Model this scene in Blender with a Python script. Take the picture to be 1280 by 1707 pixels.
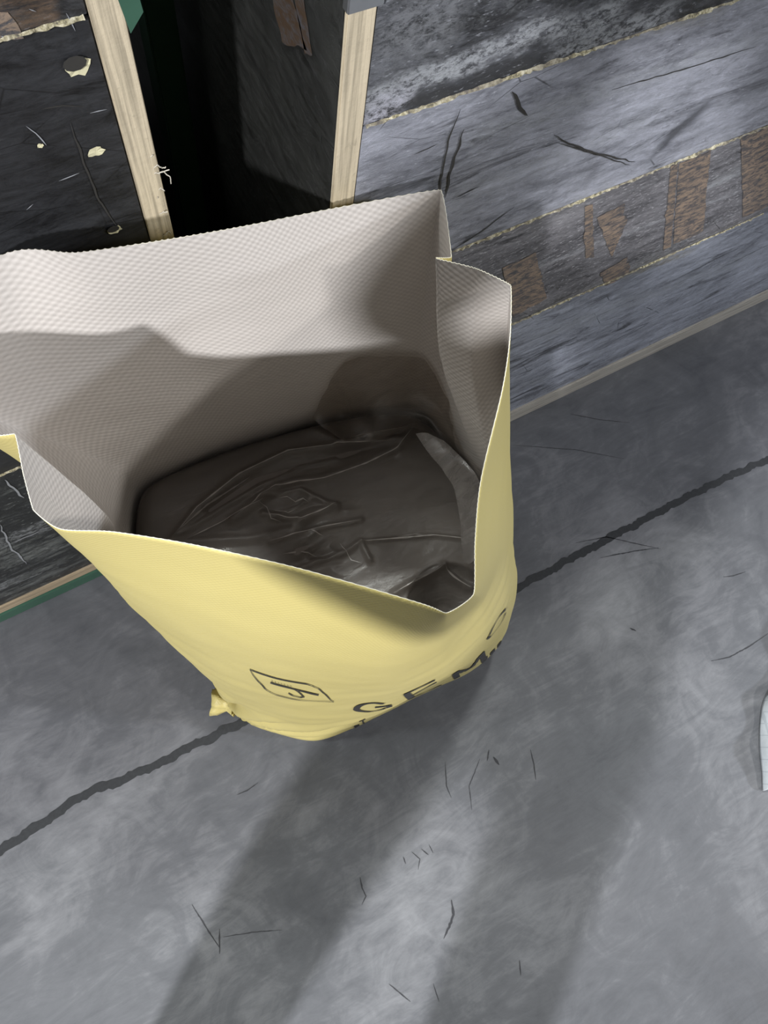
import bpy, bmesh, math, random
import numpy as np
from mathutils import Vector, Matrix, noise

# ------------------------------------------------------------------ camera, world, lights
sc = bpy.context.scene
for o in list(bpy.data.objects): bpy.data.objects.remove(o)
COL = sc.collection
CAM_H = 1.4
FPX = 1244.0157756
ROT = np.array([[0.8707033, -0.42585954, 0.24600696],
                [-0.47649516, -0.85432118, 0.20757576],
                [0.12177084, -0.29795802, -0.94678027]])   # image axes (right, down, forward) in world space
cd = bpy.data.cameras.new('camera'); cam = bpy.data.objects.new('camera', cd); COL.objects.link(cam)
cd.sensor_fit = 'VERTICAL'; cd.sensor_height = 24.0; cd.lens = FPX/1707*24.0
cd.clip_start = 0.005; cd.clip_end = 50
m = Matrix.Identity(4)
for i in range(3):
    m[i][0] = ROT[i, 0]; m[i][1] = -ROT[i, 1]; m[i][2] = -ROT[i, 2]
m[2][3] = CAM_H
cam.matrix_world = m
sc.camera = cam
sc.view_settings.view_transform = 'Standard'; sc.view_settings.look = 'None'
sc.view_settings.exposure = 0.0; sc.view_settings.gamma = 1.0; sc.view_settings.use_curve_mapping = False
w = bpy.data.worlds.new('hall_air'); sc.world = w; w.use_nodes = True
w.node_tree.nodes['Background'].inputs[0].default_value = (0.80, 0.88, 1.0, 1)
w.node_tree.nodes['Background'].inputs[1].default_value = 0.06

def lamp(name, target, direction, dist, power, size, color):
    """ceiling lamp: target point, direction TOWARDS the lamp"""
    d = Vector(direction).normalized()
    L = bpy.data.lights.new(name, 'AREA'); L.shape = 'DISK'; L.size = size; L.energy = power; L.color = color
    o = bpy.data.objects.new(name, L); COL.objects.link(o)
    o.location = Vector(target) + d*dist
    o.rotation_euler = d.to_track_quat('Z', 'Y').to_euler()
    return o
lamp('lamp_behind_left', (0.1, 0.2, 0.8), (-0.80, -0.68, 0.70), 4.8, 275, 0.22, (0.96, 0.97, 1.0))
lamp('lamp_behind_right', (0.2, 0.1, 0.5), (0.35, -0.50, 0.64), 4.6, 54, 0.26, (1.0, 0.97, 0.94))
lamp('lamp_far_right', (0.1, 0.2, 0.6), (0.85, -0.60, 0.56), 5.0, 80, 0.30, (0.84, 0.90, 1.0))
lamp('lamp_beyond_right', (0.1, 0.0, 0.3), (0.20, 0.31, 0.89), 4.6, 80, 0.34, (0.97, 1.0, 0.95))
lamp('lamp_beyond', (0.1, 0.0, 0.3), (-0.17, 0.48, 1.0), 4.6, 48, 0.36, (0.95, 1.0, 0.97))
lamp('lamp_beyond_left', (0.1, 0.0, 0.3), (-0.56, 0.31, 0.90), 4.6, 42, 0.36, (0.95, 1.0, 0.97))

# ------------------------------------------------------------------ helpers
def up(px, py, z):
    """floor plan of the place: point at height z seen along a ray, used to lay out the things"""
    r = ROT @ np.array([px-640, py-853.5, FPX]); t = (z-CAM_H)/r[2]
    return np.array([r[0]*t, r[1]*t, z])

def mesh_obj(name, verts, faces, mat, parent=None, smooth=False, fmat=None, uvs=None):
    me = bpy.data.meshes.new(name)
    me.from_pydata([tuple(map(float, v)) for v in verts], [], [tuple(map(int, f)) for f in faces])
    mats = mat if isinstance(mat, list) else [mat]
    for q in mats: me.materials.append(q)
    if fmat is not None: me.polygons.foreach_set('material_index', fmat)
    if smooth: me.polygons.foreach_set('use_smooth', [True]*len(me.polygons))
    if uvs is not None:
        uvl = me.uv_layers.new(name='UVMap')
        li = np.empty(len(me.loops), dtype=np.int32); me.loops.foreach_get('vertex_index', li)
        uvl.data.foreach_set('uv', np.asarray(uvs, dtype=np.float32)[li].ravel())
    me.update()
    o = bpy.data.objects.new(name, me); COL.objects.link(o)
    if parent is not None: o.parent = parent
    return o

def bm_obj(name, bm, mat, parent=None, smooth=False):
    me = bpy.data.meshes.new(name); bm.to_mesh(me); bm.free()
    for q in (mat if isinstance(mat, list) else [mat]): me.materials.append(q)
    if smooth: me.polygons.foreach_set('use_smooth', [True]*len(me.polygons))
    o = bpy.data.objects.new(name, me); COL.objects.link(o)
    if parent is not None: o.parent = parent
    return o

def empty(name, loc, label, cat, group=None):
    o = bpy.data.objects.new(name, None); COL.objects.link(o); o.location = loc
    o.empty_display_size = 0.05
    o['label'] = label; o['category'] = cat
    if group: o['group'] = group
    return o

def keep(o, parent):
    """parent while keeping world placement (parents have location only)"""
    o.parent = parent; o.location = Vector(o.location) - Vector(parent.location); return o

def box_bm(x0, x1, y0, y1, z0, z1, bev=0.0, bm=None):
    bm = bm or bmesh.new()
    r = bmesh.ops.create_cube(bm, size=1)
    for v in r['verts']:
        v.co = Vector(((x0+x1)/2+v.co.x*(x1-x0), (y0+y1)/2+v.co.y*(y1-y0), (z0+z1)/2+v.co.z*(z1-z0)))
    if bev:
        es = list({e for v in r['verts'] for e in v.link_edges})
        bmesh.ops.bevel(bm, geom=es, offset=bev, segments=2, affect='EDGES')
    return bm

# ------------------------------------------------------------------ materials
class MT:
    def __init__(s, name):
        s.m = bpy.data.materials.new(name); s.m.use_nodes = True; s.t = s.m.node_tree; s.N = s.t.nodes; s.L = s.t.links
        s.b = s.N['Principled BSDF']
    def n(s, typ, **kw):
        q = s.N.new(typ)
        for k, v in kw.items(): setattr(q, k, v)
        return q
    def link(s, a, b): s.L.new(a, b)
    def obj(s, scale=(1, 1, 1), rot=(0, 0, 0), loc=(0, 0, 0), src='Object'):
        c = s.n('ShaderNodeTexCoord'); mp = s.n('ShaderNodeMapping')
        mp.inputs['Scale'].default_value = scale; mp.inputs['Rotation'].default_value = rot; mp.inputs['Location'].default_value = loc
        s.link(c.outputs[src], mp.inputs[0]); return mp.outputs[0]
    def noise(s, vec, scale, detail=6, rough=0.6, dist=0.0):
        q = s.n('ShaderNodeTexNoise'); s.link(vec, q.inputs['Vector'])
        q.inputs['Scale'].default_value = scale; q.inputs['Detail'].default_value = detail
        q.inputs['Roughness'].default_value = rough; q.inputs['Distortion'].default_value = dist
        return q.outputs['Fac']
    def ramp(s, fac, stops, interp='LINEAR'):
        q = s.n('ShaderNodeValToRGB'); s.link(fac, q.inputs[0]); cr = q.color_ramp; cr.interpolation = interp
        while len(cr.elements) < len(stops): cr.elements.new(0.5)
        for e, (p, c) in zip(cr.elements, stops):
            e.position = p; e.color = (c, c, c, 1) if isinstance(c, (int, float)) else (*c, 1)
        return q.outputs[0]
    def mix(s, fac, a, b, mode='MIX'):
        q = s.n('ShaderNodeMix', data_type='RGBA', blend_type=mode)
        for sock, v in ((q.inputs[0], fac), (q.inputs[6], a), (q.inputs[7], b)):
            if isinstance(v, (int, float)): sock.default_value = v if sock is q.inputs[0] else (v, v, v, 1)
            elif isinstance(v, tuple): sock.default_value = (*v, 1)
            else: s.link(v, sock)
        return q.outputs[2]
    def math(s, op, a, b=0.0, c=0.0):
        q = s.n('ShaderNodeMath', operation=op)
        for i, v in enumerate((a, b, c)):
            if isinstance(v, (int, float)): q.inputs[i].default_value = v
            else: s.link(v, q.inputs[i])
        return q.outputs[0]
    def bump(s, h, strength=0.3, dist=0.001, prev=None):
        q = s.n('ShaderNodeBump'); q.inputs['Strength'].default_value = strength; q.inputs['Distance'].default_value = dist
        s.link(h, q.inputs['Height'])
        if prev is not None: s.link(prev, q.inputs['Normal'])
        return q.outputs[0]
    def set(s, **kw):
        for k, v in kw.items():
            k = k.replace('_', ' ')
            i = s.b.inputs[k]
            if isinstance(v, (int, float)): i.default_value = v
            elif isinstance(v, tuple): i.default_value = (*v, 1)
            else: s.link(v, i)
        return s.m

def plain(name, col, rough=0.5, metal=0.0, nscale=60, var=0.12):
    t = MT(name); v = t.obj()
    f = t.noise(v, nscale, 5)
    c = t.mix(f, tuple(q*(1-var) for q in col), tuple(min(1, q*(1+var)) for q in col))
    return t.set(Base_Color=c, Roughness=rough, Metallic=metal, Normal=t.bump(f, 0.2, 0.001))

def mat_floor():
    t = MT('polished_concrete'); v = t.obj()
    big = t.noise(v, 2.2, 5, 0.55, 0.8); mid = t.noise(v, 9, 8, 0.68, 1.6)
    fine = t.noise(t.obj(scale=(1, 3, 1), rot=(0, 0, 0.5)), 70, 7, 0.75, 0.6)
    swirl = t.noise(t.obj(scale=(1.2, 5, 1), rot=(0, 0, -0.5)), 6, 9, 0.7, 2.2)
    f = t.math('ADD', t.math('MULTIPLY', big, 0.46), t.math('MULTIPLY', mid, 0.28))
    f = t.math('ADD', f, t.math('MULTIPLY', swirl, 0.20)); f = t.math('ADD', f, t.math('MULTIPLY', fine, 0.06))
    c = t.ramp(f, [(0.34, (0.068, 0.071, 0.080)), (0.5, (0.122, 0.125, 0.136)), (0.66, (0.245, 0.248, 0.262))])
    r = t.ramp(mid, [(0.3, 0.42), (0.7, 0.62)])
    h = t.math('ADD', mid, t.math('MULTIPLY', fine, 0.5))
    return t.set(Base_Color=c, Roughness=r, Normal=t.bump(h, 0.25, 0.0015), Specular_IOR_Level=0.4)

def mat_board(name, seed, base, worn, thr=(0.45, 0.7), brown=0.0, rough=(0.35, 0.6), diag=0.25, wear2=0.5, scrape=0.0, bands=(), bmp=0.8, fleck=0.62):
    """film faced shuttering board: dark film, pale scuffs running along the board, brown paper patches"""
    t = MT(name); L = (seed*3.7, seed*1.3, seed*2.1)
    a = t.noise(t.obj(scale=(1, 1, 6), rot=(0, diag, 0), loc=L), 6, 12, 0.78, 0.5)          # long streaks
    b = t.noise(t.obj(loc=L), 4.5, 8, 0.65, 1.2)                                            # clouds
    sp = t.noise(t.obj(scale=(1, 1, 2.6), rot=(0, -0.75, 0), loc=L), 40, 10, 0.85, 0.6)     # short diagonal rubbing
    f = t.math('ADD', t.math('MULTIPLY', a, 0.40), t.math('MULTIPLY', b, 0.22)); f = t.math('ADD', f, t.math('MULTIPLY', sp, 0.38))
    k = t.ramp(f, [(thr[0], 0.0), (thr[1], 1.0)])
    c = t.mix(k, base, worn)
    dk = t.ramp(t.noise(t.obj(scale=(1, 1, 5), rot=(0, diag*0.6, 0), loc=(9+seed, 1, 3)), 5, 10, 0.75, 1.0), [(0.36, 0.9), (0.46, 0.0)])
    c = t.mix(dk, c, tuple(q*0.55 for q in base))
    if brown:
        sx = t.n('ShaderNodeSeparateXYZ'); t.link(t.obj(rot=(0, 0.05, 0), loc=L), sx.inputs[0])
        bx = t.noise(t.obj(scale=(5.0, 1, 0.6), rot=(0, 0.05, 0), loc=L), 2.6, 1, 0.3)
        by = t.noise(t.obj(scale=(1, 1, 4), rot=(0, -0.6, 0), loc=L), 16, 10, 0.8)
        k2 = t.math('MULTIPLY', t.ramp(bx, [(0.53, 0.0), (0.545, 1.0), (0.63, 1.0), (0.645, 0.25)]), t.ramp(by, [(0.40, 0.0), (0.54, brown)]))
        c = t.mix(k2, c, (0.23, 0.15, 0.095))
    # white scraped bands
    sb = t.noise(t.obj(scale=(1, 1, 5.5), rot=(0, diag, 0), loc=(3+seed, 5, 1)), 3.4, 3, 0.5, 0.3)
    sg = t.noise(t.obj(scale=(1.6, 1, 3), rot=(0, 0.9, 0), loc=L), 60, 8, 0.85, 0.1)
    ks = t.math('MULTIPLY', t.ramp(sb, [(0.56, 0.0), (0.62, 1.0)]), t.ramp(sg, [(0.46, 0.0), (0.60, 1.0)]))
    c = t.mix(t.math('MULTIPLY', ks, scrape), c, (0.42, 0.44, 0.46))
    # bands of rubbing along given lines: (x0, z0, x1, z1, half width, colour, strength)
    if bands:
        sx = t.n('ShaderNodeSeparateXYZ'); t.link(t.obj(), sx.inputs[0])
        wob = t.math('MULTIPLY_ADD', t.noise(t.obj(scale=(1, 1, 2)), 11, 6, 0.7), 0.05, -0.025)
        gr = t.ramp(t.noise(t.obj(scale=(1.3, 1, 2.2), rot=(0, -0.4, 0)), 75, 9, 0.85, 0.1), [(0.43, 0.0), (0.54, 1.0)])
        for x0, z0, x1, z1, hw, colr, st in bands:
            mm = (z1-z0)/(x1-x0); d = t.math('SUBTRACT', t.math('ADD', sx.outputs[2], wob), t.math('MULTIPLY_ADD', sx.outputs[0], mm, z0-mm*x0))
            kz = t.ramp(t.math('DIVIDE', t.math('ABSOLUTE', d), hw), [(0.35, st), (1.0, 0.0)])
            kx = t.ramp(t.math('ABSOLUTE', t.math('SUBTRACT', sx.outputs[0], (x0+x1)/2)), [(abs(x1-x0)*0.42, 1.0), (abs(x1-x0)*0.55+0.01, 0.0)])
            kk = t.math('MULTIPLY', t.math('MULTIPLY', kz, kx), gr if sum(colr) > 0.3 else 1.0)
            c = t.mix(kk, c, colr)
    # thin scratches, flecks
    vo = t.n('ShaderNodeTexVoronoi', feature='DISTANCE_TO_EDGE'); t.link(t.obj(scale=(1, 1, 2.4), rot=(0, 0.5, 0), loc=L), vo.inputs['Vector']); vo.inputs['Scale'].default_value = 9
    sc1 = t.math('MULTIPLY', t.ramp(vo.outputs['Distance'], [(0.0, 1.0), (0.010, 0.0)]), t.ramp(t.noise(t.obj(loc=L), 9, 3), [(0.52, 0.0), (0.6, 0.8)]))
    c = t.mix(sc1, c, tuple(q*0.35 for q in base))
    fl = t.ramp(t.noise(t.obj(scale=(1, 1, 3), rot=(0, 0.7, 0), loc=L), 120, 5, 0.7), [(fleck, 0.0), (fleck+0.08, wear2)])
    c = t.mix(fl, c, tuple(min(1, q*1.5+0.06) for q in worn))
    r = t.ramp(f, [(0.4, rough[0]), (0.7, rough[1])])
    h = t.math('ADD', t.math('ADD', f, t.math('MULTIPLY', sp, 0.8)), t.math('MULTIPLY', ks, 0.5*scrape)); h = t.math('SUBTRACT', h, t.math('MULTIPLY', sc1, 0.4))
    return t.set(Base_Color=c, Roughness=r, Normal=t.bump(h, bmp, 0.0035), Specular_IOR_Level=0.5)

def mat_ply_edge(name, col, axis='Z'):
    """cut edge of plywood: veneer layers"""
    t = MT(name)
    sc_ = {'Z': (1, 1, 0.03), 'X': (0.03, 1, 1)}[axis]
    lay = t.noise(t.obj(scale=sc_), 320, 3, 0.6, 0.1); spot = t.noise(t.obj(), 90, 6, 0.7)
    c = t.mix(t.ramp(lay, [(0.35, 0.0), (0.6, 1.0)]), tuple(q*0.62 for q in col), col)
    c = t.mix(t.ramp(spot, [(0.6, 0.0), (0.75, 0.7)]), c, tuple(q*0.4 for q in col))
    return t.set(Base_Color=c, Roughness=0.75, Normal=t.bump(t.math('ADD', lay, spot), 0.5, 0.0015))

def weave_height(t, s, k=1.0):
    """woven tape pattern from the cloth's own UVs, in metres"""
    c = t.n('ShaderNodeTexCoord'); sp = t.n('ShaderNodeSeparateXYZ'); t.link(c.outputs['UV'], sp.inputs[0])
    a = t.math('SINE', t.math('MULTIPLY', sp.outputs[0], s)); b = t.math('SINE', t.math('MULTIPLY', sp.outputs[1], s))
    return t.math('MULTIPLY', t.math('MULTIPLY', a, b), k)

def mat_white_weave():
    t = MT('white_woven_polypropylene')
    h = weave_height(t, 2*math.pi/0.0078); f = t.noise(t.obj(), 6, 5)
    q = t.math('MULTIPLY_ADD', h, 0.5, 0.5)
    c = t.mix(q, (0.58, 0.54, 0.50), (0.72, 0.675, 0.63))
    c = t.mix(t.ramp(f, [(0.4, 0.0), (0.7, 0.25)]), c, (0.62, 0.58, 0.55))
    return t.set(Base_Color=c, Roughness=0.5, Normal=t.bump(h, 0.35, 0.0006), Specular_IOR_Level=0.35)

def mat_yellow():
    t = MT('yellow_laminated_weave')
    h = weave_height(t, 2*math.pi/0.0052); f = t.noise(t.obj(), 5, 5); g = t.noise(t.obj(scale=(1, 1, 4)), 60, 8, 0.7)
    c = t.mix(f, (0.58, 0.485, 0.175), (0.64, 0.545, 0.225))
    c = t.mix(t.ramp(g, [(0.62, 0.0), (0.75, 0.25)]), c, (0.60, 0.50, 0.26))
    hh = t.math('ADD', t.math('MULTIPLY', h, 0.5), t.math('MULTIPLY', f, 3.0))
    return t.set(Base_Color=c, Roughness=0.48, Normal=t.bump(hh, 0.16, 0.001), Specular_IOR_Level=0.4)

def mat_film(name, tint, alpha, rough=0.12, spec=0.2, gloss=0.05):
    """thin clear polythene"""
    t = MT(name); N = t.N
    tr = t.n('ShaderNodeBsdfTransparent'); tr.inputs[0].default_value = (*tint, 1)
    v = t.obj()
    w1 = t.noise(t.obj(scale=(1, 3, 1), rot=(0, 0, 0.6)), 14, 7, 0.65, 1.5); 
    nrm = t.bump(w1, 0.5, 0.006)
    t.set(Base_Color=(0.24, 0.22, 0.205), Roughness=rough, Specular_IOR_Level=spec, Normal=nrm)
    mx = t.n('ShaderNodeMixShader'); t.link(t.ramp(w1, [(0.3, alpha*0.6), (0.75, min(1, alpha*1.5))]), mx.inputs[0])
    t.link(tr.outputs[0], mx.inputs[1]); t.link(t.b.outputs[0], mx.inputs[2])
    gl = t.n('ShaderNodeBsdfGlossy'); gl.inputs['Roughness'].default_value = rough; t.link(nrm, gl.inputs['Normal'])
    m2 = t.n('ShaderNodeMixShader'); m2.inputs[0].default_value = gloss
    t.link(mx.outputs[0], m2.inputs[1]); t.link(gl.outputs[0], m2.inputs[2])
    t.link(m2.outputs[0], N['Material Output'].inputs[0])
    return t.m

M = {}
M['floor'] = mat_floor()
M['joint'] = plain('joint_filler', (0.032, 0.034, 0.037), 0.8, nscale=150, var=0.4)
M['crack'] = plain('crack_dirt', (0.045, 0.045, 0.05), 0.9, nscale=200, var=0.3)
M['white'] = mat_white_weave(); M['yellow'] = mat_yellow()
M['ink'] = plain('black_ink', (0.035, 0.033, 0.03), 0.5)
M['rimcut'] = plain('cut_edge_of_weave', (0.74, 0.70, 0.58), 0.7)
M['edge'] = mat_ply_edge('pale_plywood_edge', (0.62, 0.53, 0.38))
M['sill'] = mat_ply_edge('worn_plywood_edge', (0.44, 0.41, 0.36), 'X')
M['sill2'] = mat_ply_edge('tan_plywood_edge', (0.42, 0.33, 0.22), 'X')
def mat_chip():
    t = MT('splintered_veneer'); f = t.noise(t.obj(scale=(1, 1, 1)), 190, 4, 0.7); g = t.noise(t.obj(), 14, 3)
    c = t.ramp(f, [(0.36, (0.10, 0.09, 0.07)), (0.48, (0.38, 0.34, 0.20)), (0.62, (0.72, 0.67, 0.50))])
    c = t.mix(t.ramp(g, [(0.42, 0.0), (0.55, 0.55)]), c, (0.16, 0.14, 0.13))
    return t.set(Base_Color=c, Roughness=0.85, Normal=t.bump(f, 0.9, 0.002))
M['chip'] = mat_chip(); M['bare'] = plain('bare_wood_chip', (0.62, 0.58, 0.38), 0.8, nscale=160, var=0.3)
M['green'] = plain('green_painted_steel', (0.04, 0.105, 0.07), 0.5, 0.0)
M['steel'] = plain('dull_steel', (0.45, 0.46, 0.48), 0.35, 0.9)
M['void'] = plain('dark_timber', (0.03, 0.028, 0.025), 0.8)

# ------------------------------------------------------------------ floor
YS = (up(0, 1418, 0)[1] + up(1280, 765, 0)[1])/2
me = bmesh.new(); bmesh.ops.create_grid(me, x_segments=1, y_segments=1, size=1)
for v in me.verts: v.co = Vector((v.co.x*5, v.co.y*5, 0))
floor = bm_obj('floor', me, M['floor']); floor['kind'] = 'structure'

random.seed(4)
def ribbon(name, pts, width, mat, parent, z=0.0006, jag=0.25, seg=0.01):
    """thin irregular line lying on the floor"""
    P = [Vector((p[0], p[1], 0)) for p in pts]; out = []
    for a, b in zip(P, P[1:]):
        n = max(1, int((b-a).length/seg))
        out += [a.lerp(b, i/n) for i in range(n)]
    out.append(P[-1]); vs = []; n = len(out)
    for i, p in enumerate(out):
        d = (out[min(i+1, n-1)] - out[max(i-1, 0)]).normalized(); s = Vector((-d.y, d.x, 0))
        ww = width/2 if parent is None or jag < 0.3 else width/2*min(1, 0.25+3*min(i, n-1-i)/n)
        for k in (-1, 1):
            q = p + s*k*ww*(1+random.uniform(-jag, jag)) + s*0.3*width*noise.noise(p*40)
            vs.append((q.x, q.y, z))
    fs = [(2*i, 2*i+1, 2*i+3, 2*i+2) for i in range(n-1)]
    return mesh_obj(name, vs, fs, mat, parent)
jp = [up(x, y, 0) for x, y in ((-60, 1449), (0, 1418), (130, 1330), (240, 1285), (390, 1210), (600, 1115), (865, 979), (1000, 905), (1150, 826), (1280, 765), (1400, 700))]
ribbon('expansion_joint', jp, 0.0145, M['joint'], floor, jag=0.22, seg=0.006)
cracks = [
 ([(395, 1325), (412, 1318), (430, 1305)], .003), ([(600, 1462), (604, 1480), (610, 1494), (603, 1508)], .004),
 ([(672, 1428), (676, 1440)], .004), ([(686, 1420), (700, 1432), (697, 1450)], .003), ([(702, 1415), (714, 1425)], .003), ([(715, 1408), (722, 1422)], .003),
 ([(800, 1265), (782, 1310), (786, 1350)], .003), ([(742, 1270), (744, 1310), (752, 1330)], .003), ([(884, 1250), (890, 1275), (893, 1300)], .0035),
 ([(752, 1500), (756, 1525), (748, 1545), (740, 1565)], .008), ([(320, 1508), (345, 1548), (366, 1580)], .004), ([(366, 1548), (366, 1590)], .005),
 ([(372, 1562), (420, 1554), (470, 1550)], .003), ([(648, 1640), (684, 1670)], .003), ([(866, 1600), (868, 1626)], .004), ([(722, 1640), (732, 1670)], .003),
 ([(1185, 1102), (1215, 1096), (1245, 1080), (1280, 1056)], .004), ([(1205, 962), (1222, 960), (1243, 953)], .003),
 ([(950, 690), (1000, 700), (1050, 705)], .003), ([(855, 742), (960, 750), (1040, 765)], .0025), ([(960, 905), (1010, 895), (1100, 915)], .003),
 ([(1000, 930), (1050, 920), (1098, 913)], .004), ([(1050, 1047), (1060, 1052)], .006), ([(822, 1262), (832, 1275)], .007), ([(815, 1250), (812, 1268)], .004)]
for pts, wd in cracks:
    c = ribbon('crack', [up(x, y, 0) for x, y in pts], wd*0.5, M['crack'], floor, jag=0.45, seg=0.004)

# ------------------------------------------------------------------ crates
def board(parent, x0, x1, y, z0, z1, mat, th=0.018, name='board'):
    return bm_obj(name, box_bm(x0, x1, y, y+th, z0, z1, 0.0008), mat, parent)

def chipped(parent, x0, x1, y, z, seed, h=0.004, mat=None):
    """ragged pale veneer line along the joint of two boards"""
    rnd = random.Random(seed); vs = []; fs = []; x = x0; i = 0
    ax = []
    while x < x1:
        ax.append(x); x += rnd.uniform(0.002, 0.007)
    n = len(ax)
    for x in ax:
        amp = 0.35+1.3*max(0, noise.noise(Vector((x*9, seed, 0)))+0.35)
        t_ = h*amp*rnd.uniform(0.25, 1.0); b_ = h*amp*rnd.uniform(0.1, 0.8)
        yo = rnd.uniform(0.0008, 0.0035)
        vs += [(x, y-0.0002, z-b_), (x, y-yo, z-b_*0.2), (x, y-yo*0.8, z+t_*0.4), (x, y-0.0002, z+t_)]
    for i in range(n-1):
        if noise.noise(Vector((ax[i]*14, seed+5, 0))) < -0.42: continue
        for k in range(3): fs.append((4*i+k, 4*i+4+k, 4*i+5+k, 4*i+1+k))
    return mesh_obj('chipped_edge', vs, fs, mat or M['chip'], parent)

def hole(parent, x, y, z, r, seed, pit=True):
    """chipped screw hole baring pale wood"""
    rnd = random.Random(seed); vs = [(x, y-0.0006, z)]; n = 14
    for k in range(n):
        a = 2*math.pi*k/n; q = r*rnd.uniform(0.75, 1.15)
        vs.append((x+q*math.cos(a)*1.25, y-0.0004-0.001*rnd.random(), z+q*math.sin(a)*0.9))
    mesh_obj('chipped_screw_hole', vs, [(0, 1+k, 1+(k+1) % n) for k in range(n)], M['bare'], parent)
    if not pit: return
    vs2 = [(x-r*0.25+r*1.05*math.cos(2*math.pi*k/10), y-0.0022, z+r*0.55+r*0.72*math.sin(2*math.pi*k/10)) for k in range(10)]
    mesh_obj('screw_pit', vs2, [tuple(range(10))], M['void'], parent)

YR = 0.3655; XR = 0.2215
def upY(px, py, y):
    r = ROT @ np.array([px-640, py-853.5, FPX]); t = y/r[1]; return Vector((r[0]*t, y, CAM_H+r[2]*t))
def band(y, a, b, hw, col, st):
    A, B = upY(*a, y), upY(*b, y); return (A.x, A.z, B.x, B.z, hw, col, st)
WH = (0.50, 0.52, 0.55); DK = (0.03, 0.032, 0.038)
top_b = [band(YR, (590, 172), (760, 108), .014, WH, .8), band(YR, (720, 120), (900, 52), .014, WH, .9), band(YR, (870, 60), (1030, 18), .016, WH, .9), band(YR, (930, 88), (1110, 30), .02, WH, .75), band(YR, (615, 195), (672, 172), .022, (0.6, 0.6, 0.68), .95), band(YR, (640, 60), (760, 20), .035, (0.30, 0.31, 0.33), .7), band(YR, (660, 190), (900, 95), .012, DK, .85)]
pale_b = [band(YR, (620, 290), (760, 250), .035, DK, .35), band(YR, (1105, 240), (1165, 190), .022, DK, .75), band(YR, (880, 310), (1000, 280), .010, DK, .4), band(YR, (780, 230), (1280, 60), .014, WH, .35), band(YR, (760, 330), (1100, 190), .02, WH, .25), band(YR, (1000, 40), (1200, 10), .02, (0.35, 0.33, 0.25), .5)]
low_b = [band(YR, (900, 560), (1250, 430), .03, (0.36, 0.38, 0.42), .6), band(YR, (860, 650), (1000, 590), .02, (0.34, 0.36, 0.40), .5), band(YR, (1000, 470), (1150, 420), .014, (0.20, 0.17, 0.09), .6)]
brn_b = [band(YR, (1150, 330), (1280, 260), .012, WH, .5), band(YR, (850, 460), (1280, 300), .008, WH, .35)]
right = empty('plywood_crate', (1.0, 0.85, 0), 'large scuffed grey plywood crate right of the dark gap, with pale chipped board joints', 'crate')
b_r = [mat_board('scuffed_film_lower', 1, (0.10, 0.106, 0.125), (0.50, 0.53, 0.62), (0.40, 0.60), 0, diag=0.5, bands=low_b),
       mat_board('scuffed_film_brown', 2, (0.07, 0.068, 0.074), (0.36, 0.35, 0.37), (0.43, 0.62), 0, diag=0.5, wear2=0.9, scrape=0.5, bands=brn_b, fleck=0.57),
       mat_board('scuffed_film_pale', 3, (0.12, 0.125, 0.145), (0.56, 0.575, 0.66), (0.39, 0.58), 0, diag=0.12, scrape=0.10, bands=pale_b),
       mat_board('scuffed_film_dark', 4, (0.018, 0.019, 0.023), (0.24, 0.25, 0.28), (0.47, 0.64), 0, diag=0.1, wear2=0.9, scrape=0.25, bands=top_b, fleck=0.60)]
zs = [0.062, 0.489, 0.742, 0.960, 1.13]
def R_(o): return keep(o, right)
for k in range(4):
    R_(board(None, XR+0.0215, 1.9, YR, zs[k]+0.0006, zs[k+1]-0.0006, b_r[k]))
for k, z in enumerate(zs[1:4]): R_(chipped(None, XR+0.024, 1.8, YR, z, 11+k, 0.0030))
R_(bm_obj('bottom_rail', box_bm(XR, 1.9, YR-0.004, YR+0.03, 0.0, 0.061, 0.002), M['sill']))
R_(bm_obj('panel_edge', box_bm(XR, XR+0.021, YR-0.0015, YR+0.002, 0.062, 1.058, 0.0006), M['edge']))
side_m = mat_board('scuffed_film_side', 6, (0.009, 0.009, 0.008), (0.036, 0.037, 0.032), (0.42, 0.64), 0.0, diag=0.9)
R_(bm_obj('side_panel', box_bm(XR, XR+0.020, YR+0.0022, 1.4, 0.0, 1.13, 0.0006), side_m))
def side_pt(px, py):
    r = ROT @ np.array([px-640, py-853.5, FPX]); t = (XR-0.0006)/r[0]; return Vector((XR-0.0006, r[1]*t, CAM_H+r[2]*t))
SIDEP = [((452, -20), (480, -20), (512, 85), (470, 70)), ((487, -20), (505, -20), (520, 90), (508, 95))]
R_(bm_obj('corner_bracket', box_bm(XR-0.001, XR+0.025, YR-0.0035, YR+0.004, 1.0575, 1.13, 0.001), M['steel']))
R_(bm_obj('back_panel', box_bm(XR+0.021, 1.9, 1.38, 1.4, 0.0, 1.13), M['void']))
R_(bm_obj('lid', box_bm(XR, 1.9, YR, 1.4, 1.1305, 1.15, 0.001), b_r[3]))

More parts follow.
